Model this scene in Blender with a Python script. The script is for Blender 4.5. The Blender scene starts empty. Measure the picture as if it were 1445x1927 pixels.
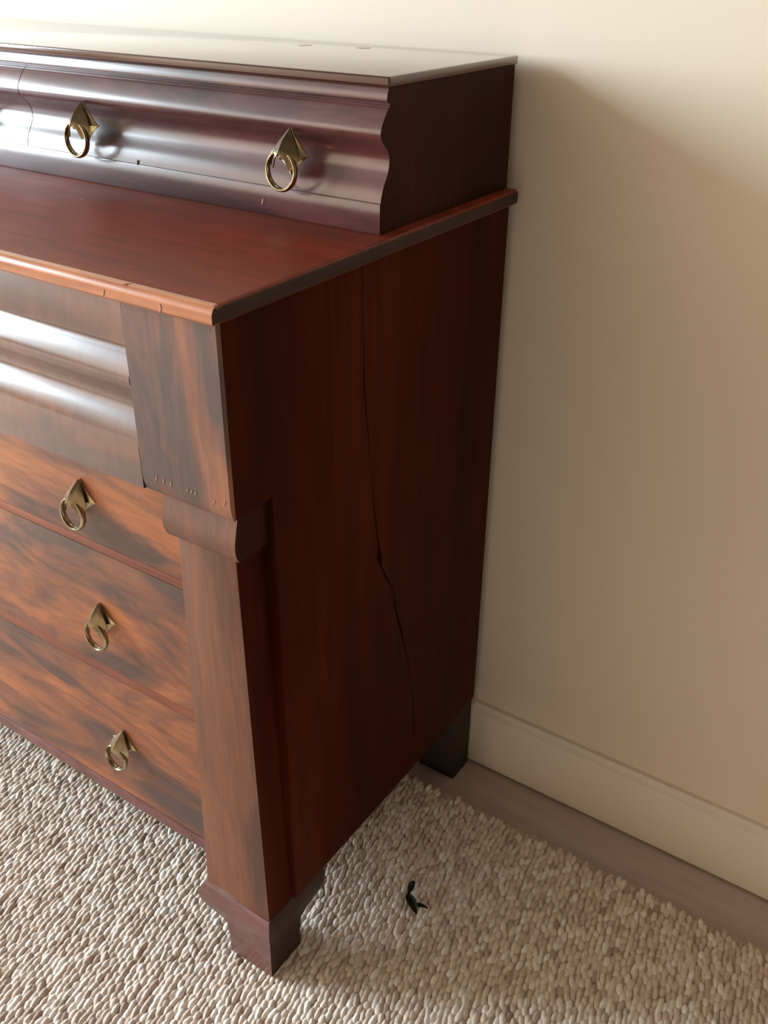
import bpy, bmesh, math, random
from mathutils import Vector, Matrix, noise
import numpy as np

random.seed(7)
S = bpy.context.scene
COL = S.collection

# ------------------------------------------------------------------ camera
def make_camera():
    loc = Vector((0.5138, -1.0457, 1.1099)); yaw, pit, rol = 0.5904, -0.532, 0.009
    f = Vector((-math.sin(yaw)*math.cos(pit), math.cos(yaw)*math.cos(pit), math.sin(pit)))
    rt = f.cross(Vector((0, 0, 1))).normalized(); up = rt.cross(f)
    r2 = math.cos(rol)*rt + math.sin(rol)*up; u2 = -math.sin(rol)*rt + math.cos(rol)*up
    cam = bpy.data.cameras.new('camera'); cam.sensor_fit = 'HORIZONTAL'; cam.sensor_width = 36.0
    cam.lens = 36.0*1816.5/1445.0; cam.clip_start = 0.02
    o = bpy.data.objects.new('camera', cam); COL.objects.link(o)
    m = Matrix((r2, u2, -f)).transposed().to_4x4(); m.translation = loc; o.matrix_world = m
    S.camera = o
make_camera()

# ------------------------------------------------------------------ world, light, exposure
S.view_settings.view_transform = 'Standard'; S.view_settings.look = 'None'
S.view_settings.gamma = 1.0; S.view_settings.use_curve_mapping = False
S.view_settings.exposure = 0.0
W = bpy.data.worlds.new('sky'); S.world = W; W.use_nodes = True
W.node_tree.nodes['Background'].inputs[0].default_value = (0.75, 0.87, 1.0, 1)
W.node_tree.nodes['Background'].inputs[1].default_value = 1.2

# room box (x, y, z) and the window opening in the left wall
RX0, RX1, RY0, RY1, RZ0, RZ1 = -3.8, 4.2, -3.6, -0.008, -0.022, 3.1
WY0, WY1, WZ0, WZ1 = -2.85, -1.05, 0.80, 2.78
def window_light():
    l = bpy.data.lights.new('window_daylight', 'AREA'); l.shape = 'RECTANGLE'
    l.size = WY1-WY0-0.1; l.size_y = WZ1-WZ0-0.1; l.energy = 362.0; l.color = (0.76, 0.91, 1.0)
    o = bpy.data.objects.new('window_daylight', l); COL.objects.link(o)
    o.location = (RX0-0.01, (WY0+WY1)/2, (WZ0+WZ1)/2)
    o.rotation_euler = (math.pi/2, 0, -math.pi/2)   # shines towards +x
window_light()

# ------------------------------------------------------------------ helpers
def obj(name, bm, mat, parent=None, smooth=35, origin=None):
    me = bpy.data.meshes.new(name)
    bmesh.ops.recalc_face_normals(bm, faces=bm.faces[:])
    off = Vector((0, 0, 0))
    if parent is not None:
        p = parent
        while p: off += p.location; p = p.parent
    if origin is not None: off = Vector(origin)
    bm.transform(Matrix.Translation(-off))
    bm.to_mesh(me); bm.free()
    if smooth:
        me.shade_smooth(); me.set_sharp_from_angle(angle=math.radians(smooth))
    o = bpy.data.objects.new(name, me); COL.objects.link(o)
    if mat: me.materials.append(mat)
    if parent is not None: o.parent = parent
    if origin is not None and parent is None: o.location = off
    return o
def tag(o, label=None, cat=None, group=None, kind=None):
    if label: o['label'] = label
    if cat: o['category'] = cat
    if group: o['group'] = group
    if kind: o['kind'] = kind
    return o
def empty(name, loc):
    o = bpy.data.objects.new(name, None); COL.objects.link(o); o.location = loc
    o.empty_display_size = 0.1
    return o
def box(x0, x1, y0, y1, z0, z1, bev=0.0, seg=2, bm=None):
    b = bmesh.new()
    r = bmesh.ops.create_cube(b, size=1.0)
    for v in b.verts:
        v.co = Vector(((x0+x1)/2 + v.co.x*(x1-x0), (y0+y1)/2 + v.co.y*(y1-y0), (z0+z1)/2 + v.co.z*(z1-z0)))
    if bev > 0: bmesh.ops.bevel(b, geom=b.edges[:], offset=bev, segments=seg, profile=0.5, affect='EDGES')
    if bm is None: return b
    me = bpy.data.meshes.new('t'); b.to_mesh(me); b.free(); bm.from_mesh(me); bpy.data.meshes.remove(me)
    return bm
def prism(poly, axis, a, b_, bm=None):
    """extrude a closed 2-d polygon along an axis; poly is (y,z) for axis x, (x,z) for y, (x,y) for z"""
    b = bm or bmesh.new()
    def P(u, v, t): return (t, u, v) if axis == 'x' else ((u, t, v) if axis == 'y' else (u, v, t))
    A = [b.verts.new(P(u, v, a)) for u, v in poly]; B = [b.verts.new(P(u, v, b_)) for u, v in poly]
    n = len(poly)
    for i in range(n): b.faces.new((A[i], A[(i+1) % n], B[(i+1) % n], B[i]))
    b.faces.new(A); b.faces.new(B[::-1])
    return b
def crom(pts, n=6):
    out = []
    for i in range(len(pts)-1):
        p0 = pts[max(i-1, 0)]; p1 = pts[i]; p2 = pts[i+1]; p3 = pts[min(i+2, len(pts)-1)]
        for k in range(n):
            t = k/n
            out.append(tuple(0.5*((2*p1[j]) + (-p0[j]+p2[j])*t + (2*p0[j]-5*p1[j]+4*p2[j]-p3[j])*t*t + (-p0[j]+3*p1[j]-3*p2[j]+p3[j])*t**3) for j in range(len(p1))))
    out.append(tuple(pts[-1]))
    return out

# ------------------------------------------------------------------ materials
class NT:
    def __init__(s, name):
        s.m = bpy.data.materials.new(name); s.m.use_nodes = True; s.t = s.m.node_tree
        s.p = s.t.nodes['Principled BSDF']
    def n(s, typ, **kw):
        nd = s.t.nodes.new(typ)
        for k, v in kw.items():
            if k in nd.inputs: nd.inputs[k].default_value = v
            else: setattr(nd, k, v)
        return nd
    def l(s, a, b): s.t.links.new(a, b)
    def coords(s, scale=(1, 1, 1), rot=(0, 0, 0), loc=(0, 0, 0)):
        tc = s.n('ShaderNodeTexCoord'); mp = s.n('ShaderNodeMapping')
        mp.inputs['Scale'].default_value = scale; mp.inputs['Rotation'].default_value = rot; mp.inputs['Location'].default_value = loc
        s.l(tc.outputs['Object'], mp.inputs['Vector']); return mp.outputs['Vector']
    def noise(s, vec, scale, detail=4, rough=0.55, dist=0.0):
        nd = s.n('ShaderNodeTexNoise'); nd.inputs['Scale'].default_value = scale; nd.inputs['Detail'].default_value = detail
        nd.inputs['Roughness'].default_value = rough; nd.inputs['Distortion'].default_value = dist
        s.l(vec, nd.inputs['Vector']); return nd.outputs['Fac']
    def ramp(s, fac, stops):
        r = s.n('ShaderNodeValToRGB'); e = r.color_ramp.elements
        while len(e) < len(stops): e.new(0.5)
        for el, (p, c) in zip(e, stops): el.position = p; el.color = (*c, 1)
        s.l(fac, r.inputs['Fac']); return r.outputs['Color']
    def mix(s, fac, a, b, typ='MIX'):
        m = s.n('ShaderNodeMix', data_type='RGBA', blend_type=typ)
        if isinstance(fac, float): m.inputs[0].default_value = fac
        else: s.l(fac, m.inputs[0])
        for sock, v in ((m.inputs[6], a), (m.inputs[7], b)):
            if isinstance(v, tuple): sock.default_value = (*v, 1)
            else: s.l(v, sock)
        return m.outputs[2]
    def bump(s, h, strength, dist=0.002):
        b = s.n('ShaderNodeBump'); b.inputs['Strength'].default_value = strength; b.inputs['Distance'].default_value = dist
        s.l(h, b.inputs['Height']); s.l(b.outputs['Normal'], s.p.inputs['Normal'])
    def rng(s, fac, a, b):
        r = s.n('ShaderNodeMapRange'); r.inputs['To Min'].default_value = a; r.inputs['To Max'].default_value = b
        s.l(fac, r.inputs['Value']); return r.outputs['Result']

def wood(name, dark, mid, light, fig_scale=(3, 3, 6), grain=(1, 6, 60), fig_dist=1.2, lo=0.36, hi=0.62, rough=(0.22, 0.36), coat=0.35, loc=(0, 0, 0), coat_rough=0.2, rot=(0, 0, 0), spec=0.5, coat_ior=1.5):
    t = NT(name)
    f = t.noise(t.coords(fig_scale, rot, loc), 1.0, 5, 0.55, fig_dist)
    g = t.noise(t.coords(grain, (0, 0, 0), loc), 3.0, 5, 0.6, 0.3)
    base = t.ramp(f, [(lo, dark), ((lo+hi)/2, mid), (hi, light)])
    gr = t.ramp(g, [(0.3, (0.62, 0.58, 0.55)), (0.65, (1.12, 1.1, 1.08))])
    c = t.mix(0.75, base, gr, 'MULTIPLY')
    t.l(c, t.p.inputs['Base Color'])
    sm = t.noise(t.coords((14, 14, 14)), 1.0, 3, 0.6)
    t.l(t.rng(sm, *rough), t.p.inputs['Roughness'])
    t.p.inputs['Coat Weight'].default_value = coat; t.p.inputs['Coat Roughness'].default_value = coat_rough
    t.p.inputs['Specular IOR Level'].default_value = spec; t.p.inputs['Coat IOR'].default_value = coat_ior
    t.bump(g, 0.05, 0.0006)
    return t.m

OR_D, OR_M, OR_L = (0.10, 0.053, 0.042), (0.25, 0.088, 0.045), (0.43, 0.145, 0.05)
M_flame = wood('flame_mahogany', OR_D, OR_M, OR_L, (3.2, 2, 9), (5, 5, 40), 1.6, 0.40, 0.60, (0.34, 0.46), 0.45, (0, 0, 0), 0.38)
M_stile = wood('stile_veneer', (0.085, 0.052, 0.048), (0.19, 0.075, 0.05), (0.30, 0.11, 0.055), (16, 6, 5), (50, 20, 5), 1.2, 0.38, 0.62, (0.38, 0.48), 0.35, (3, 0, 2), 0.40)
M_shaft = wood('shaft_veneer', (0.095, 0.036, 0.02), (0.16, 0.054, 0.026), (0.215, 0.073, 0.03), (14, 6, 3), (60, 30, 4), 1.0, 0.36, 0.64, (0.38, 0.48), 0.4, (7, 0, 2), 0.42)
M_upper = wood('dark_rosy_veneer', (0.055, 0.022, 0.025), (0.10, 0.034, 0.034), (0.15, 0.05, 0.045), (3, 6, 6), (6, 20, 50), 1.0, 0.36, 0.64, (0.24, 0.34), 0.68, (0, 0, 0), 0.22, (0, 0, 0), 0.4, 1.7)
M_ogee = wood('ogee_veneer', (0.065, 0.036, 0.034), (0.12, 0.05, 0.036), (0.20, 0.072, 0.04), (3, 6, 6), (30, 20, 6), 1.2, 0.36, 0.64, (0.24, 0.34), 0.8, (0, 0, 0), 0.22, (0, 0, 0), 0.4, 1.7)
M_slab = wood('slab_mahogany', (0.17, 0.026, 0.011), (0.235, 0.035, 0.013), (0.30, 0.054, 0.018), (2, 5, 5), (3, 30, 30), 0.8, 0.34, 0.66, (0.36, 0.46), 0.0, (0, 0, 0), 0.3, (0, 0, 0), 0.2)
M_edge = wood('slab_edge_band', (0.40, 0.13, 0.05), (0.50, 0.17, 0.065), (0.60, 0.21, 0.08), (6, 8, 8), (4, 40, 60), 0.6, 0.34, 0.66, (0.24, 0.34), 0.4)
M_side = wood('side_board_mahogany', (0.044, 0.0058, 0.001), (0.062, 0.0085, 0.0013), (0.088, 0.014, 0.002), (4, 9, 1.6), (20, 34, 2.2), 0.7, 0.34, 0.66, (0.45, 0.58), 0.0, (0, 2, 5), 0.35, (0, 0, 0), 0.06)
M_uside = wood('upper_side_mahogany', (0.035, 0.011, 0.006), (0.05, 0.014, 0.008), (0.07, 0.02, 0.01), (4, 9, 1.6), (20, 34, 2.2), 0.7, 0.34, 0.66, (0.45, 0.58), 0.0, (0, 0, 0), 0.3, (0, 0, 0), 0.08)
M_end = wood('shaded_end_wood', (0.032, 0.014, 0.012), (0.042, 0.018, 0.015), (0.055, 0.024, 0.02), (6, 6, 6), (40, 40, 40), 0.7, 0.34, 0.66, (0.45, 0.58), 0.0, (0, 0, 0), 0.3, (0, 0, 0), 0.3)  # for end faces of slab and feet, side shade put into the colour
M_foot = wood('purple_foot_veneer', (0.13, 0.056, 0.052), (0.19, 0.083, 0.077), (0.24, 0.105, 0.095), (8, 8, 8), (10, 10, 50), 0.8, 0.34, 0.66, (0.36, 0.46), 0.3)
M_rail = wood('rail_mahogany', (0.21, 0.06, 0.035), (0.27, 0.078, 0.04), (0.34, 0.10, 0.045), (4, 8, 8), (4, 30, 40), 0.8, 0.34, 0.66, (0.38, 0.48), 0.3, (0, 0, 0), 0.4)
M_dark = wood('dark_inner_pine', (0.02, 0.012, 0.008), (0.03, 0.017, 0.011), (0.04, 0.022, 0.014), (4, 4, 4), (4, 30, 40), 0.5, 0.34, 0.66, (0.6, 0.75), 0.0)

def flat(name, col, rough=0.5, metal=0.0):
    t = NT(name); nz = t.noise(t.coords((60, 60, 60)), 1.0, 3)
    t.l(t.mix(nz, tuple(c*0.85 for c in col), tuple(min(1, c*1.12) for c in col)), t.p.inputs['Base Color'])
    t.p.inputs['Roughness'].default_value = rough; t.p.inputs['Metallic'].default_value = metal
    return t.m
M_chip = flat('worn_edge_wood', (0.46, 0.25, 0.17), 0.45)
def brass():
    t = NT('aged_brass'); nz = t.noise(t.coords((90, 90, 90)), 1.0, 4)
    t.l(t.ramp(nz, [(0.3, (0.24, 0.19, 0.11)), (0.6, (0.55, 0.47, 0.31))]), t.p.inputs['Base Color'])
    t.p.inputs['Metallic'].default_value = 1.0; t.l(t.rng(nz, 0.30, 0.20), t.p.inputs['Roughness'])
    return t.m
M_brass = brass()
def paint(name, col, bump=0.06):
    t = NT(name); a = t.noise(t.coords((3, 3, 3)), 1.0, 3); b = t.noise(t.coords((140, 140, 140)), 1.0, 3)
    t.l(t.mix(a, tuple(c*0.97 for c in col), tuple(min(1, c*1.02) for c in col)), t.p.inputs['Base Color'])
    t.p.inputs['Roughness'].default_value = 0.6; t.bump(b, bump, 0.001)
    return t.m
M_wall = paint('cream_wall_paint', (0.86, 0.755, 0.615))
M_far = paint('warm_brown_wall_paint', (0.16, 0.11, 0.075))
M_ceil = paint('ceiling_boards', (0.10, 0.078, 0.06))
M_front = paint('tan_paint', (0.72, 0.51, 0.36))
M_base = paint('baseboard_paint', (0.90, 0.82, 0.71), 0.02)
M_white = paint('window_frame_paint', (0.85, 0.84, 0.80), 0.02)
def floor_mat():
    t = NT('taupe_painted_boards'); a = t.noise(t.coords((3, 30, 3)), 2.0, 5)
    t.l(t.ramp(a, [(0.3, (0.58, 0.46, 0.41)), (0.7, (0.70, 0.56, 0.50))]), t.p.inputs['Base Color'])
    t.p.inputs['Roughness'].default_value = 0.5; return t.m
M_floor = floor_mat()
def rug_mat(name, pile):
    t = NT(name)
    fib = t.noise(t.coords((260, 120, 260)), 1.0, 3, 0.6, 0.4)
    big = t.noise(t.coords((5, 5, 5)), 1.0, 3)
    if pile:
        at = t.n('ShaderNodeAttribute', attribute_name='loop_tone')
        tone = t.ramp(at.outputs['Fac'], [(0.0, (0.44, 0.32, 0.25)), (0.35, (0.68, 0.555, 0.465)), (0.75, (0.86, 0.745, 0.645)), (1.0, (0.97, 0.91, 0.85))])
    else:
        tone = t.ramp(t.noise(t.coords((80, 60, 80)), 1.0, 2), [(0.3, (0.46, 0.34, 0.26)), (0.7, (0.72, 0.58, 0.48))])
    c = t.mix(0.6, tone, t.ramp(fib, [(0.3, (0.80, 0.78, 0.76)), (0.7, (1.18, 1.17, 1.15))]), 'MULTIPLY')
    c = t.mix(0.35, c, t.ramp(big, [(0.3, (0.85, 0.83, 0.80)), (0.7, (1.08, 1.08, 1.08))]), 'MULTIPLY')
    t.l(c, t.p.inputs['Base Color']); t.p.inputs['Roughness'].default_value = 0.85
    t.p.inputs['Sheen Weight'].default_value = 0.15
    t.bump(fib, 0.5, 0.002); return t.m
M_pile = rug_mat('rug_loop_wool', True); M_back = rug_mat('rug_backing', False)
def glass():
    t = NT('window_glass'); t.p.inputs['Transmission Weight'].default_value = 1.0; t.p.inputs['Roughness'].default_value = 0.0
    nz = t.noise(t.coords((2, 2, 2)), 1.0, 2); t.bump(nz, 0.02, 0.001); return t.m
M_glass = glass()
def leaf_mat():
    t = NT('dry_green_leaf'); nz = t.noise(t.coords((120, 120, 120)), 1.0, 3)
    t.l(t.ramp(nz, [(0.35, (0.022, 0.034, 0.012)), (0.65, (0.07, 0.09, 0.045))]), t.p.inputs['Base Color'])
    t.p.inputs['Roughness'].default_value = 0.6; return t.m
M_leaf = leaf_mat()

# ------------------------------------------------------------------ the room
T = 0.12
def struct(name, bm, mat, parent=None, smooth=35):
    o = obj(name, bm, mat, parent, smooth)
    if parent is None: o['kind'] = 'structure'
    return o
tag(struct('floor', box(RX0-T, RX1+T, RY0-T, RY1+T, RZ0-0.1, RZ0), M_floor), 'taupe painted floor showing as a strip between rug and baseboard')
tag(struct('ceiling', box(RX0-T, RX1+T, RY0-T, RY1+T, RZ1, RZ1+0.1), M_ceil), 'plain brown ceiling of the room')
tag(struct('wall_back', box(RX0-T, RX1+T, RY1, RY1+T, RZ0, RZ1), M_wall), 'plain cream painted wall behind the chest of drawers')
tag(struct('wall_right', box(RX1, RX1+T, RY0, RY1, RZ0, RZ1), M_far), 'plain brown painted wall at the right end of the room')
tag(struct('wall_front', box(RX0-T, RX1+T, RY0-T, RY0, RZ0, RZ1), M_front), 'plain tan painted wall facing the chest of drawers')
b = box(RX0-T, RX0, RY0, WY0, RZ0, RZ1); box(RX0-T, RX0, WY1, RY1, RZ0, RZ1, bm=b)
box(RX0-T, RX0, WY0, WY1, RZ0, WZ0, bm=b); box(RX0-T, RX0, WY0, WY1, WZ1, RZ1, bm=b)
tag(struct('wall_left', b, M_wall), 'cream painted wall with the window at the left of the room')
win = empty('window_1', (RX0-0.09, (WY0+WY1)/2, WZ0)); win['kind'] = 'structure'; win['label'] = 'white framed window in the left wall'
b = bmesh.new()
for (y0, y1, z0, z1) in ((WY0, WY0+0.05, WZ0, WZ1), (WY1-0.05, WY1, WZ0, WZ1), (WY0+0.05, WY1-0.05, WZ0, WZ0+0.05), (WY0+0.05, WY1-0.05, WZ1-0.05, WZ1), ((WY0+WY1)/2-0.02, (WY0+WY1)/2+0.02, WZ0+0.05, WZ1-0.05)):
    box(RX0-0.11, RX0-0.07, y0, y1, z0, z1, bm=b)
obj('window_frame', b, M_white, win)
for y0, y1 in ((WY0+0.05, (WY0+WY1)/2-0.02), ((WY0+WY1)/2+0.02, WY1-0.05)):
    obj('pane', box(RX0-0.093, RX0-0.087, y0, y1, WZ0+0.05, WZ1-0.05), M_glass, win)
# baseboards: flat board with a stepped, rounded cap
def base_profile(y, s=-1):
    z = RZ0+0.004
    return [(y, z), (y+s*0.015, z), (y+s*0.0155, z+0.002)] + [(y+s*0.0155, 0.083), (y+s*0.014, 0.0855), (y+s*0.010, 0.088), (y+s*0.0085, 0.092), (y+s*0.006, 0.0955), (y, 0.0965)]
tag(struct('baseboard_back', prism(base_profile(RY1), 'x', RX0, RX1), M_base, None, 40), 'cream painted baseboard along the wall beside the chest')
bb = bpy.data.objects['baseboard_back']
part_chip = bmesh.new(); prism([(0.0585, -0.017), (0.0605, -0.0172), (0.0612, -0.006), (0.0600, 0.001), (0.0588, -0.004)], 'y', RY1-0.0158, RY1-0.0150, part_chip)
obj('paint_chip', part_chip, M_white, bb, 0)
tag(struct('baseboard_right', prism([(RX1-(y-RY1)*-1*1.0 if False else RX1+(y-RY1), z) for y, z in base_profile(RY1)], 'y', RY0, RY1-0.016), M_base, None, 40), 'cream painted baseboard along the right wall')

# ------------------------------------------------------------------ rug
RUG = (-3.6, 3.0, -3.3, -0.113)
rug = empty('rug', (-0.1, -1.2, RZ0))
tag(rug, 'beige looped wool rug under the chest of drawers', 'rug')
obj('backing', box(RUG[0], RUG[1], RUG[2], RUG[3], RZ0, -0.0065, 0.004), M_back, rug)
def loop_pile():
    rng = np.random.default_rng(3)
    px, py = 0.0072, 0.0128
    x0, x1, y0, y1 = -1.45, 1.35, -1.35, 0.25
    nx, ny = int((x1-x0)/px), int((y1-y0)/py); SK = 0.18
    I, J = np.meshgrid(np.arange(nx), np.arange(ny), indexing='ij'); I = I.ravel(); J = J.ravel(); n = len(I)
    cx = x0+(I+0.5)*px+rng.normal(0, 0.0011, n); cy = y1-(J+0.5+0.5*(I % 2))*py+rng.normal(0, 0.0014, n)
    cx += 0.003*np.sin(cy*9+cx*3)             # slow wander of the rows
    cx, cy = cx*math.cos(SK)-(cy+0.5)*math.sin(SK), cx*math.sin(SK)+(cy+0.5)*math.cos(SK)-0.5
    keep = (cy < RUG[3]-0.007) & (cy > -1.2) & (cx > -1.1) & (cx < 1.05)
    cx, cy = cx[keep], cy[keep]; n = len(cx)
    rx = px*0.62*rng.uniform(0.85, 1.2, n); ry = py*0.80*rng.uniform(0.8, 1.3, n); h = 0.0056*rng.uniform(0.72, 1.15, n)
    ang = SK+rng.normal(0.0, 0.14, n)
    K = 7
    th = np.arange(K)*2*np.pi/K
    rings = [(1.0, 0.0), (0.86, 0.55), (0.48, 0.90)]
    V = []
    for rr, hh in rings:
        lx = rr*np.cos(th)[None, :]*rx[:, None]; ly = rr*np.sin(th)[None, :]*ry[:, None]
        X = cx[:, None]+lx*np.cos(ang)[:, None]-ly*np.sin(ang)[:, None]
        Y = cy[:, None]+lx*np.sin(ang)[:, None]+ly*np.cos(ang)[:, None]
        Z = np.repeat((-0.0075+hh*h)[:, None], K, 1)
        V.append(np.stack([X, Y, Z], -1))
    top = np.stack([cx, cy, -0.0075+h], -1)[:, None, :]
    V = np.concatenate(V+[top], 1); vp = V.shape[1]
    V = V.reshape(-1, 3)
    quads = []
    for r in range(2):
        for k in range(K): quads.append((r*K+k, r*K+(k+1) % K, (r+1)*K+(k+1) % K, (r+1)*K+k))
    tris = [(2*K+k, 2*K+(k+1) % K, 3*K) for k in range(K)]
    base = np.arange(n)*vp
    Q = (np.array(quads)[None]+base[:, None, None]).reshape(-1, 4); Tr = (np.array(tris)[None]+base[:, None, None]).reshape(-1, 3)
    me = bpy.data.meshes.new('loop_pile')
    me.vertices.add(len(V)); V = V-np.array(rug.location)[None]
    me.vertices.foreach_set('co', V.astype(np.float32).ravel())
    loops = np.concatenate([Q.ravel(), Tr.ravel()]); me.loops.add(len(loops)); me.loops.foreach_set('vertex_index', loops.astype(np.int32))
    nf = len(Q)+len(Tr); me.polygons.add(nf)
    st = np.concatenate([np.arange(len(Q))*4, len(Q)*4+np.arange(len(Tr))*3]); me.polygons.foreach_set('loop_start', st.astype(np.int32))
    me.polygons.foreach_set('use_smooth', np.ones(nf, bool))
    me.update(calc_edges=True)
    tone = np.clip(rng.normal(0.66, 0.24, n), 0, 1)
    a = me.attributes.new('loop_tone', 'FLOAT', 'POINT'); a.data.foreach_set('value', np.repeat(tone, vp).astype(np.float32))
    me.materials.append(M_pile); me.validate()
    o = bpy.data.objects.new('loop_pile', me); COL.objects.link(o); o.parent = rug; o['kind'] = 'stuff'
loop_pile()

# ------------------------------------------------------------------ chest of drawers
# X: right side at 0, left side at -WD; front of the overhang at YF; back at YB; rug top at z 0
WD = 1.022; CX = -WD/2
YF, YB, YD, YS = -0.5194, -0.0262, -0.471, -0.463
Z1, ZT, ZU, ZO, ZB = 0.855, 0.8713, 1.0088, 0.670, 0.1123
chest = empty('chest_of_drawers', (CX, -0.27, 0.0))
tag(chest, 'antique flame mahogany chest of drawers with brass ring pulls standing on the rug', 'chest of drawers')
mir = lambda x: -WD-x
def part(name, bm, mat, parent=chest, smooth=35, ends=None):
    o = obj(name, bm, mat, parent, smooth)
    if ends:                                   # faces on the two ends get a darker wood, shade set into colour
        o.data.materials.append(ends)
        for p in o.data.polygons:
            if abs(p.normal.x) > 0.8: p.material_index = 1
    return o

# right side: two boards that have parted along a wandering split
seam = crom([(-0.318, Z1), (-0.3178, 0.83), (-0.3165, 0.79), (-0.3160, 0.74), (-0.3121, 0.6976), (-0.305, 0.64), (-0.2972, 0.5778), (-0.291, 0.54), (-0.2863, 0.5169), (-0.279, 0.487), (-0.2577, 0.4491), (-0.249, 0.41), (-0.2244, 0.3309), (-0.214, 0.28), (-0.2035, 0.2264), (-0.1995, 0.17), (-0.1968, ZB)], 5)
def half_gap(z):
    w = 0.0013 + 0.0005*math.sin(z*37)
    w += 0.0055*math.exp(-((z-0.512)/0.011)**2) + 0.0018*math.exp(-((z-0.478)/0.012)**2) + 0.0008*math.exp(-((z-0.40)/0.03)**2)
    return max(w, 0.0008)
jit = [0.0012*noise.noise(Vector((0, i*0.45, 3.3))) for i in range(len(seam))]
sl = [(y-half_gap(z)*(1.25 if 0 else 1)+j, z) for (y, z), j in zip(seam, jit)]
sr = [(y+half_gap(z)*0.7+j, z) for (y, z), j in zip(seam, jit)]
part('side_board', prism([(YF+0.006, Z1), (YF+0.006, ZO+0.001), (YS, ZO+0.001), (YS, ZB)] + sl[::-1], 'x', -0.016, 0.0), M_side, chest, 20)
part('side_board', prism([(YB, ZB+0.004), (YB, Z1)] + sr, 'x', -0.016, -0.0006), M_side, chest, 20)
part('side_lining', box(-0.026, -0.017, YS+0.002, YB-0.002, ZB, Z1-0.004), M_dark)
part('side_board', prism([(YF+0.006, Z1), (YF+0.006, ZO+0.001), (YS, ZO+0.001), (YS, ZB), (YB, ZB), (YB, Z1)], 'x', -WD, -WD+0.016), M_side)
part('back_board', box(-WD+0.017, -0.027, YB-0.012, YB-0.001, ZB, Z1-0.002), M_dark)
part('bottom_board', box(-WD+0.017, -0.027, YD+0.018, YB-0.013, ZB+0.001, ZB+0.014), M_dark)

# slab, in a front board and a rear board that meet on the side below the upper case
def slab_profile(y0, y1, round_front):
    r = 0.0075
    top = [(y1, Z1), (y1, ZT)]
    if round_front:
        arc = [(y0+r-r*math.sin(a), ZT-r+r*math.cos(a)) for a in [k*math.pi/2/8 for k in range(9)]]
        low = [(y0, Z1+0.003), (y0+0.002, Z1+0.0006), (y0+0.004, Z1)]
        return top+arc+low
    return top+[(y0, ZT), (y0, Z1)]
def slab(y0, y1, rf):
    bm = prism(slab_profile(y0, y1, rf), 'x', -WD-0.010, 0.010)
    ends = [e for e in bm.edges if abs(e.verts[0].co.x-e.verts[1].co.x) < 1e-6 and abs(abs(e.verts[0].co.x-CX)-(WD/2+0.010)) < 1e-5 and (e.verts[0].co.z > ZT-0.001 and e.verts[1].co.z > ZT-0.001 or e.verts[0].co.z < Z1+0.001 and e.verts[1].co.z < Z1+0.001)]
    bmesh.ops.bevel(bm, geom=ends, offset=0.004, segments=3, profile=0.5, affect='EDGES')
    return bm
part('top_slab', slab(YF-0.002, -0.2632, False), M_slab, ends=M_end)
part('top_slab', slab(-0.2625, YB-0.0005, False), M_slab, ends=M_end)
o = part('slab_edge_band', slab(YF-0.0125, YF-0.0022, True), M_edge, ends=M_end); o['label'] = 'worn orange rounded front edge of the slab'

# overhang: corner stiles, frieze rail, ogee drawer, soffit
def stile(x0, x1):
    lo = [(YF, ZO+0.017), (YF+0.0004, ZO+0.012), (YF+0.0014, ZO+0.007), (YF+0.003, ZO+0.0025), (YF+0.0052, ZO)]
    return part('corner_stile', prism([(YF+0.0055, ZO), (YF+0.0055, Z1-0.0005), (YF, Z1-0.0005)]+lo, 'x', x0, x1), M_stile)
stile(-0.107, 0.0006); stile(-WD-0.0006, -WD+0.107)
part('frieze_rail', prism([(YF+0.02, Z1-0.0005), (YF+0.0095, Z1-0.0005), (YF+0.0055, 0.836), (YF+0.002, 0.8165), (YF+0.0015, 0.8115), (YF+0.004, 0.8085), (YF+0.02, 0.8085)], 'x', -WD+0.1075, -0.1075), M_ogee)
og = crom([(0.806, -0.0120), (0.802, -0.0112), (0.796, -0.0070), (0.788, -0.0022), (0.779, 0.0005), (0.770, -0.0020), (0.762, -0.0085), (0.754, -0.0130), (0.747, -0.0135), (0.740, -0.0105), (0.732, -0.0050), (0.722, -0.0012), (0.712, 0.0), (0.690, 0.0), (ZO+0.0015, 0.0)], 5)
def ogee_front(prof, yref, yback, x0, x1):
    return prism([(yback, prof[0][0])]+[(yref-d, z) for z, d in prof]+[(yback, prof[-1][0])], 'x', x0, x1)
o = part('frieze_drawer', ogee_front(og, YF+0.0005, YF+0.03, -WD+0.1082, -0.1082), M_ogee); o['label'] = 'double curved drawer front without pulls'
part('soffit', box(-WD+0.017, -0.017, YF+0.006, YD+0.02, ZO+0.001, ZO+0.008), M_rail)

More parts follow.
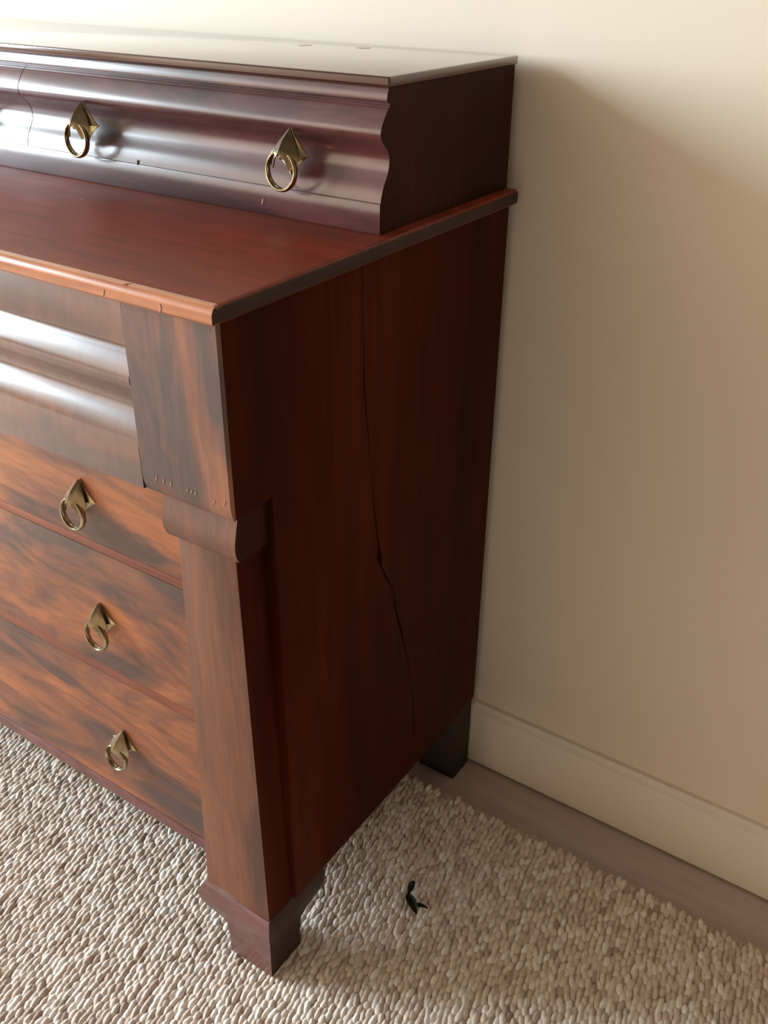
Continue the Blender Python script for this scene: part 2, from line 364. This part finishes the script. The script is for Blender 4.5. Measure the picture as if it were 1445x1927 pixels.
# brass ring pulls: template meshes, copied as sub-parts of each drawer
def pull_meshes():
    # backplate: pointed, pyramidal rosette; local x right, y out of the drawer is -y, z up
    bm = bmesh.new()
    pts = []
    N = 32
    def rad(a):
        # pointed at four ends (up, down, left, right), hollow between
        c = abs(math.cos(a)); s_ = abs(math.sin(a)); r = 1.0/((c**0.86+s_**0.86)**(1/0.86))
        return r
    rings = [(1.0, 0.0), (1.0, 0.0012), (0.80, 0.0030), (0.52, 0.0062), (0.26, 0.0095), (0.16, 0.0100)]
    R_ = []
    for s, h in rings:
        vs = []
        for k in range(N):
            a = k*2*math.pi/N; r = rad(a)*s
            vs.append(bm.verts.new((r*math.cos(a)*0.0215, -h, r*math.sin(a)*(0.0235 if math.sin(a) > 0 else 0.0205))))
        R_.append(vs)
    for i in range(len(R_)-1):
        for k in range(N): bm.faces.new((R_[i][k], R_[i][(k+1) % N], R_[i+1][(k+1) % N], R_[i+1][k]))
    bm.faces.new(R_[0][::-1]); bm.faces.new(R_[-1])
    me1 = bpy.data.meshes.new('backplate'); bmesh.ops.recalc_face_normals(bm, faces=bm.faces[:]); bm.to_mesh(me1); bm.free()
    # post: neck, hooded head with two cheeks that hold the ring
    bm = bmesh.new()
    prof = [(0.0, 0.0045), (0.006, 0.0040), (0.010, 0.0034), (0.0135, 0.0034), (0.0150, 0.0026), (0.0156, 0.0)]
    K = 12; prev = None
    for d, r in prof:
        if r == 0.0:
            v = bm.verts.new((0, -d-0.004, 0))
            for k in range(K): bm.faces.new((prev[k], prev[(k+1) % K], v))
        else:
            cur = [bm.verts.new((r*math.cos(k*2*math.pi/K), -d-0.004, r*math.sin(k*2*math.pi/K)*1.05)) for k in range(K)]
            if prev:
                for k in range(K): bm.faces.new((prev[k], prev[(k+1) % K], cur[(k+1) % K], cur[k]))
            else: bm.faces.new(cur)
            prev = cur
    # hood: a folded leaf with a raised ridge; the ring swings in the notch below it
    Tt, Fr = (0, -0.0035, 0.0240), (0, -0.0225, 0.0030)
    for sx in (-1, 1):
        pts = [Tt, (sx*0.0090, -0.0075, 0.0125), (sx*0.0178, -0.0105, -0.0010), (sx*0.0150, -0.0150, -0.0095), (sx*0.0100, -0.0175, -0.0125), (sx*0.0062, -0.0195, -0.0035), Fr, (0, -0.0150, 0.0140)]
        mid = (sx*0.0085, -0.0165, 0.0040)
        A = [bm.verts.new(p) for p in pts]; B = [bm.verts.new((p[0]*0.95, p[1]+0.0014, p[2]-0.0004)) for p in pts]
        ma = bm.verts.new(mid); mb = bm.verts.new((mid[0]*0.95, mid[1]+0.0014, mid[2]-0.0004)); n = len(pts)
        for i in range(n):
            j = (i+1) % n
            bm.faces.new((A[i], A[j], ma)); bm.faces.new((B[j], B[i], mb)); bm.faces.new((A[j], A[i], B[i], B[j]))
    me2 = bpy.data.meshes.new('post'); bmesh.ops.recalc_face_normals(bm, faces=bm.faces[:]); bm.to_mesh(me2); bm.free()
    # ring: flattened band, hanging from the post, slightly oval
    bm = bmesh.new(); NR, NS = 32, 10; rows = []
    for i in range(NR):
        a = i*2*math.pi/NR; th = 1.0+0.25*max(0, -math.sin(a))
        row = []
        for j in range(NS):
            t = j*2*math.pi/NS; cr = 0.0018*th*math.cos(t); cy = 0.0032*th*math.sin(t)
            row.append(bm.verts.new(((0.0170+cr)*math.cos(a), cy, (0.0178+cr)*math.sin(a))))
        rows.append(row)
    for i in range(NR):
        for j in range(NS): bm.faces.new((rows[i][j], rows[(i+1) % NR][j], rows[(i+1) % NR][(j+1) % NS], rows[i][(j+1) % NS]))
    bmesh.ops.transform(bm, matrix=Matrix.Translation((0, -0.0155, -0.0140)) @ Matrix.Rotation(math.radians(-4), 4, 'X'), verts=bm.verts[:])
    me3 = bpy.data.meshes.new('ring'); bmesh.ops.recalc_face_normals(bm, faces=bm.faces[:]); bm.to_mesh(me3); bm.free()
    for m in (me1, me2, me3):
        m.materials.append(M_brass); m.shade_smooth(); m.set_sharp_from_angle(angle=math.radians(30))
    return me1, me2, me3
PULL = pull_meshes()
def pull(drawer, x, y, z, twist=0.0):
    off = drawer.location.copy(); p = drawer.parent
    while p: off += p.location; p = p.parent
    for me, nm in zip(PULL, ('backplate', 'post', 'ring')):
        o = bpy.data.objects.new(nm, me); COL.objects.link(o); o.parent = drawer
        o.location = Vector((x, y, z))-off
        o.rotation_euler = (0, twist if nm != 'ring' else twist*1.5, 0)
        o['label'] = {'backplate': 'pointed brass backplate', 'post': 'brass post of the pull', 'ring': 'hanging brass ring'}[nm]

# three lower drawers and their rails
def drawer_front(z0, z1):
    bm = box(-WD+0.027, -0.027, YD, YD+0.02, z0, z1)
    es = [e for e in bm.edges if all(abs(v.co.y-YD) < 1e-6 for v in e.verts)]
    bmesh.ops.bevel(bm, geom=es, offset=0.0012, segments=2, profile=0.6, affect='EDGES'); return bm
for (z0, z1, zk, tw) in ((0.5335, ZO-0.001, 0.589, 0.05), (0.3475, 0.5215, 0.424, -0.08), (0.1325, 0.3335, 0.228, 0.10)):
    d = part('drawer', drawer_front(z0, z1), M_flame)
    pull(d, -0.266, YD+0.0002, zk, tw); pull(d, -WD+0.266, YD+0.0002, zk, -tw)
for (z0, z1) in ((0.5225, 0.5325), (0.3345, 0.3465)):
    part('rail', box(-WD+0.027, -0.027, YD+0.0004, YD+0.022, z0-0.0005, z1+0.0005, 0.0004), M_rail)
o = part('bottom_rail', box(-WD+0.027, -0.027, YD-0.002, YD+0.016, ZB, 0.1315, 0.003), M_foot); o['label'] = 'purplish bottom rail'

# pilasters under the overhang: capital roll, tapering shaft, moulded foot
def capital(m):
    r = crom([(YF+0.0175, ZO), (YF+0.0165, ZO-0.008), (YF+0.0135, ZO-0.020), (YF+0.0110, ZO-0.032), (YF+0.0112, ZO-0.042), (YF+0.0132, ZO-0.048), (YF+0.0153, ZO-0.052)], 5)
    poly = [(YS, ZO)] + r + [(YS, ZO-0.052)]
    a, b_ = (-0.1000, -0.0085) if not m else (mir(-0.0085), mir(-0.1000))
    return part('capital', prism(poly, 'x', a, b_), M_shaft, chest, 40, M_uside)  # capital ends darkened, their shade put into the colour
def shaft(m):
    bm = bmesh.new(); zt, zb = ZO-0.0522, 0.1085
    def ring(z, xr, xl):
        if m: xr, xl = mir(xl), mir(xr)
        return [bm.verts.new(c) for c in ((xr, -0.504, z), (xr, YS, z), (xl, YS, z), (xl, -0.504, z))]
    R_ = [ring(zt, -0.0128, -0.087), ring(0.40, -0.0108, -0.0935), ring(0.2, -0.0085, -0.102), ring(zb, -0.0078, -0.1075)]
    for A, B in zip(R_, R_[1:]):
        for i in range(4): bm.faces.new((A[i], A[(i+1) % 4], B[(i+1) % 4], B[i]))
    bm.faces.new(R_[0]); bm.faces.new(R_[-1][::-1])
    es = [e for e in bm.edges if all(abs(v.co.y+0.504) < 1e-6 for v in e.verts) and abs(e.verts[0].co.z-e.verts[1].co.z) > 0.01]
    bmesh.ops.bevel(bm, geom=es, offset=0.002, segments=2, profile=0.5, affect='EDGES')
    return part('pilaster', bm, M_shaft, ends=M_side)  # shaft sides take the dark side wood as painted shade
def foot(m):
    # stack of rectangles: (z, left x, right x, front y, back y); a cove-and-roll moulding over a block
    rows = [(0.108, -0.1095, -0.0070, -0.5055, -0.405), (0.104, -0.1135, -0.0050, -0.5085, -0.402), (0.096, -0.1165, -0.0045, -0.5095, -0.400), (0.084, -0.1185, -0.0045, -0.5100, -0.400), (0.074, -0.1175, -0.0060, -0.5085, -0.401), (0.066, -0.1120, -0.0080, -0.5060, -0.405), (0.060, -0.0990, -0.0095, -0.5045, -0.415), (0.056, -0.0850, -0.0100, -0.5040, -0.432), (0.050, -0.0790, -0.0100, -0.5040, -0.444), (0.030, -0.0775, -0.0105, -0.5040, -0.447), (-0.001, -0.0775, -0.0110, -0.5040, -0.447)]
    bm = bmesh.new(); prev = None
    for z, xl, xr, yf, yb in rows:
        if m: xl, xr = mir(xr), mir(xl)
        cur = [bm.verts.new(c) for c in ((xl, yf, z), (xr, yf, z), (xr, yb, z), (xl, yb, z))]
        if prev:
            for i in range(4): bm.faces.new((prev[i], prev[(i+1) % 4], cur[(i+1) % 4], cur[i]))
        else: bm.faces.new(cur[::-1])
        prev = cur
    bm.faces.new(prev)
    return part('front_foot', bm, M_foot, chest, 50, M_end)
def back_leg(m):
    a, b_ = (-0.066, -0.003) if not m else (mir(-0.003), mir(-0.066))
    bm = bmesh.new()
    top = [bm.verts.new(c) for c in ((a, -0.080, ZB-0.0005), (b_, -0.080, ZB-0.0005), (b_, YB-0.0005, ZB-0.0005), (a, YB-0.0005, ZB-0.0005))]
    bot = [bm.verts.new(c) for c in ((a, -0.073, RZ0), (b_, -0.073, RZ0), (b_, YB-0.001, RZ0), (a, YB-0.001, RZ0))]
    for i in range(4): bm.faces.new((top[i], top[(i+1) % 4], bot[(i+1) % 4], bot[i]))
    bm.faces.new(top[::-1]); bm.faces.new(bot)
    bmesh.ops.bevel(bm, geom=bm.edges[:], offset=0.0015, segments=2, profile=0.5, affect='EDGES')
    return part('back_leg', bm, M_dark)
for m in (False, True):
    capital(m); shaft(m); foot(m); back_leg(m)

# upper case with two small ogee drawers
UY = -0.2685; UX0, UX1 = -WD+0.005, -0.005
ztop = ZU-0.009
def zpx(y): return 1.0088-(y-143)/293*0.1375
prof_u = crom([(zpx(196), -0.0010), (zpx(203), 0.0030), (zpx(218), 0.0085), (zpx(232), 0.0125), (zpx(243), 0.0140), (zpx(254), 0.0125), (zpx(265), 0.0080), (zpx(277), 0.0025), (zpx(288), 0.0), (zpx(300), -0.0005), (zpx(314), 0.0008), (zpx(328), 0.0040), (zpx(344), 0.0088), (zpx(360), 0.0120), (zpx(374), 0.0136)], 5)
prof_f = [(ztop-0.0003, -0.0020), (zpx(158), -0.0005), (zpx(164), 0.0012), (zpx(176), 0.0036), (zpx(186), 0.0040), (zpx(191), 0.0004), (zpx(195.5), -0.0010)]
part('upper_frieze', ogee_front(crom(prof_f, 3), UY, UY+0.018, UX0, UX1), M_upper, ends=M_uside)  # ends of the upper fronts darkened, shade carried by the colour
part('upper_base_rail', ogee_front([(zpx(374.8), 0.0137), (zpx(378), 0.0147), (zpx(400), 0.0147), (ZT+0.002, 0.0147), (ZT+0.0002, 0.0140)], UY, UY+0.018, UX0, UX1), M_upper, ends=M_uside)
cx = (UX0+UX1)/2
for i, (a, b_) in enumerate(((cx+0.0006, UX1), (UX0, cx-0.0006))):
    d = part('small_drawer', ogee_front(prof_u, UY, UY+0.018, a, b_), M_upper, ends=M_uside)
    s = 1 if i == 0 else -1
    for xk, tw in ((-0.109, 0.06), (-0.402, 0.02)):
        x = xk if i == 0 else mir(xk)
        pull(d, x, UY-0.0135, 0.9345, tw*s)
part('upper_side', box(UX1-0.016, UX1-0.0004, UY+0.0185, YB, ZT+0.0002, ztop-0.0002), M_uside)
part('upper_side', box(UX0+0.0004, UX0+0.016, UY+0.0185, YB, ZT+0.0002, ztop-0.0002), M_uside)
part('upper_back', box(UX0+0.017, UX1-0.017, YB-0.010, YB, ZT+0.0002, ztop-0.0002), M_dark)
part('upper_top', box(UX0-0.003, UX1+0.003, UY-0.005, YB+0.0006, ztop, ZU, 0.0022, 3), wood('upper_top_polish', (0.07, 0.025, 0.02), (0.10, 0.034, 0.025), (0.13, 0.046, 0.032), (2, 5, 5), (3, 30, 30), 0.8, 0.34, 0.66, (0.14, 0.22), 1.0, (0, 0, 0), 0.08, (0, 0, 0), 0.4, 1.6))

# wear: small bare nicks and scratches on the finish
def nick(x, y, z, L, w, ang, nrm='y', mat=None):
    bm = bmesh.new()
    vs = [(-L/2, 0), (-L*0.2, w/2), (L*0.3, w*0.4), (L/2, 0), (L*0.2, -w/2), (-L*0.3, -w*0.35)]
    c, s = math.cos(ang), math.sin(ang); t = 0.0005
    pl = [(u*c-v*s, u*s+v*c) for u, v in vs]
    if nrm == 'y': prism([(x+u, z+v) for u, v in pl], 'y', y-t, y+0.0005, bm)
    else: prism([(x+u, y+v) for u, v in pl], 'z', z-0.0005, z+t*0.4, bm)
    part('nick', bm, mat or M_chip, chest, 0)
nick(-0.045, YF-0.0125, 0.8600, 0.008, 0.0022, 1.35)
nick(-0.110, YF-0.0125, 0.8605, 0.007, 0.0016, 1.2)
nick(-0.085, YF-0.0055, ZT, 0.010, 0.0014, 1.0, 'z')
for x, L in ((-0.0885, 0.009), (-0.0795, 0.008), (-0.0705, 0.008)): nick(x, YF, ZO+0.0185, L*0.8, 0.0013, 1.25)
for x in (-0.050, -0.045, -0.040): nick(x, YF, ZO+0.0185, 0.006, 0.0011, 1.15)
for x, z in ((-0.018, ZO+0.0175), (-0.006, ZO+0.019)): nick(x, YF, z, 0.006, 0.0011, 1.1)
nick(-0.345, -0.350, ZT, 0.014, 0.0014, 1.9, 'z')
nick(-0.1485, UY-0.0147, 0.884, 0.008, 0.0016, 1.25)

nick(-0.326, UY-0.0139, 0.8990, 0.012, 0.0016, 1.5, 'y', M_dark)
M_dull = flat('dull_pale_spot', (0.40, 0.33, 0.29), 0.22)
for x, y in ((-0.2496, -0.0793), (-0.1786, -0.0634)):  # two small pale spots on the upper top
    bm = bmesh.new(); pts = [(x+0.008*math.cos(a)*(1+0.15*math.sin(3*a)), y+0.009*math.sin(a)) for a in [k*2*math.pi/14 for k in range(14)]]
    part('pale_spot', prism(pts, 'z', ZU-0.0005, ZU+0.00015, bm), M_dull, chest, 0)

# ------------------------------------------------------------------ scrap of leaf on the rug
def leaf():
    root = empty('leaf_scrap', (0.078, -0.316, 0.0))
    tag(root, 'small curled dark green leaf scrap lying on the rug', 'leaf')
    def blade(p0, p1, wid, lift, curl, name):
        bm = bmesh.new(); n = 8; d = Vector(p1)-Vector(p0); side = Vector((-d.y, d.x, 0)).normalized(); rows = []
        for i in range(n+1):
            t = i/n; c = Vector(p0)+d*t+Vector((0, 0, lift*math.sin(math.pi*t)+0.0006)); w = wid*math.sin(math.pi*min(0.97, 0.04+t*0.93))**0.8
            rows.append([bm.verts.new(c+side*w*s+Vector((0, 0, curl*abs(s)**1.5))) for s in (-1, -0.5, 0, 0.5, 1)])
        for A, B in zip(rows, rows[1:]):
            for k in range(4): bm.faces.new((A[k], A[k+1], B[k+1], B[k]))
        bmesh.ops.solidify(bm, geom=bm.faces[:], thickness=0.0005)
        obj(name, bm, M_leaf, root, 60)
    blade((0.062, -0.308, 0.0), (0.090, -0.328, 0.0), 0.0065, 0.003, 0.004, 'blade')
    blade((0.066, -0.310, 0.001), (0.060, -0.286, 0.001), 0.0045, 0.004, 0.003, 'blade')
    blade((0.078, -0.320, 0.001), (0.098, -0.312, 0.001), 0.0035, 0.003, 0.002, 'blade')
leaf()
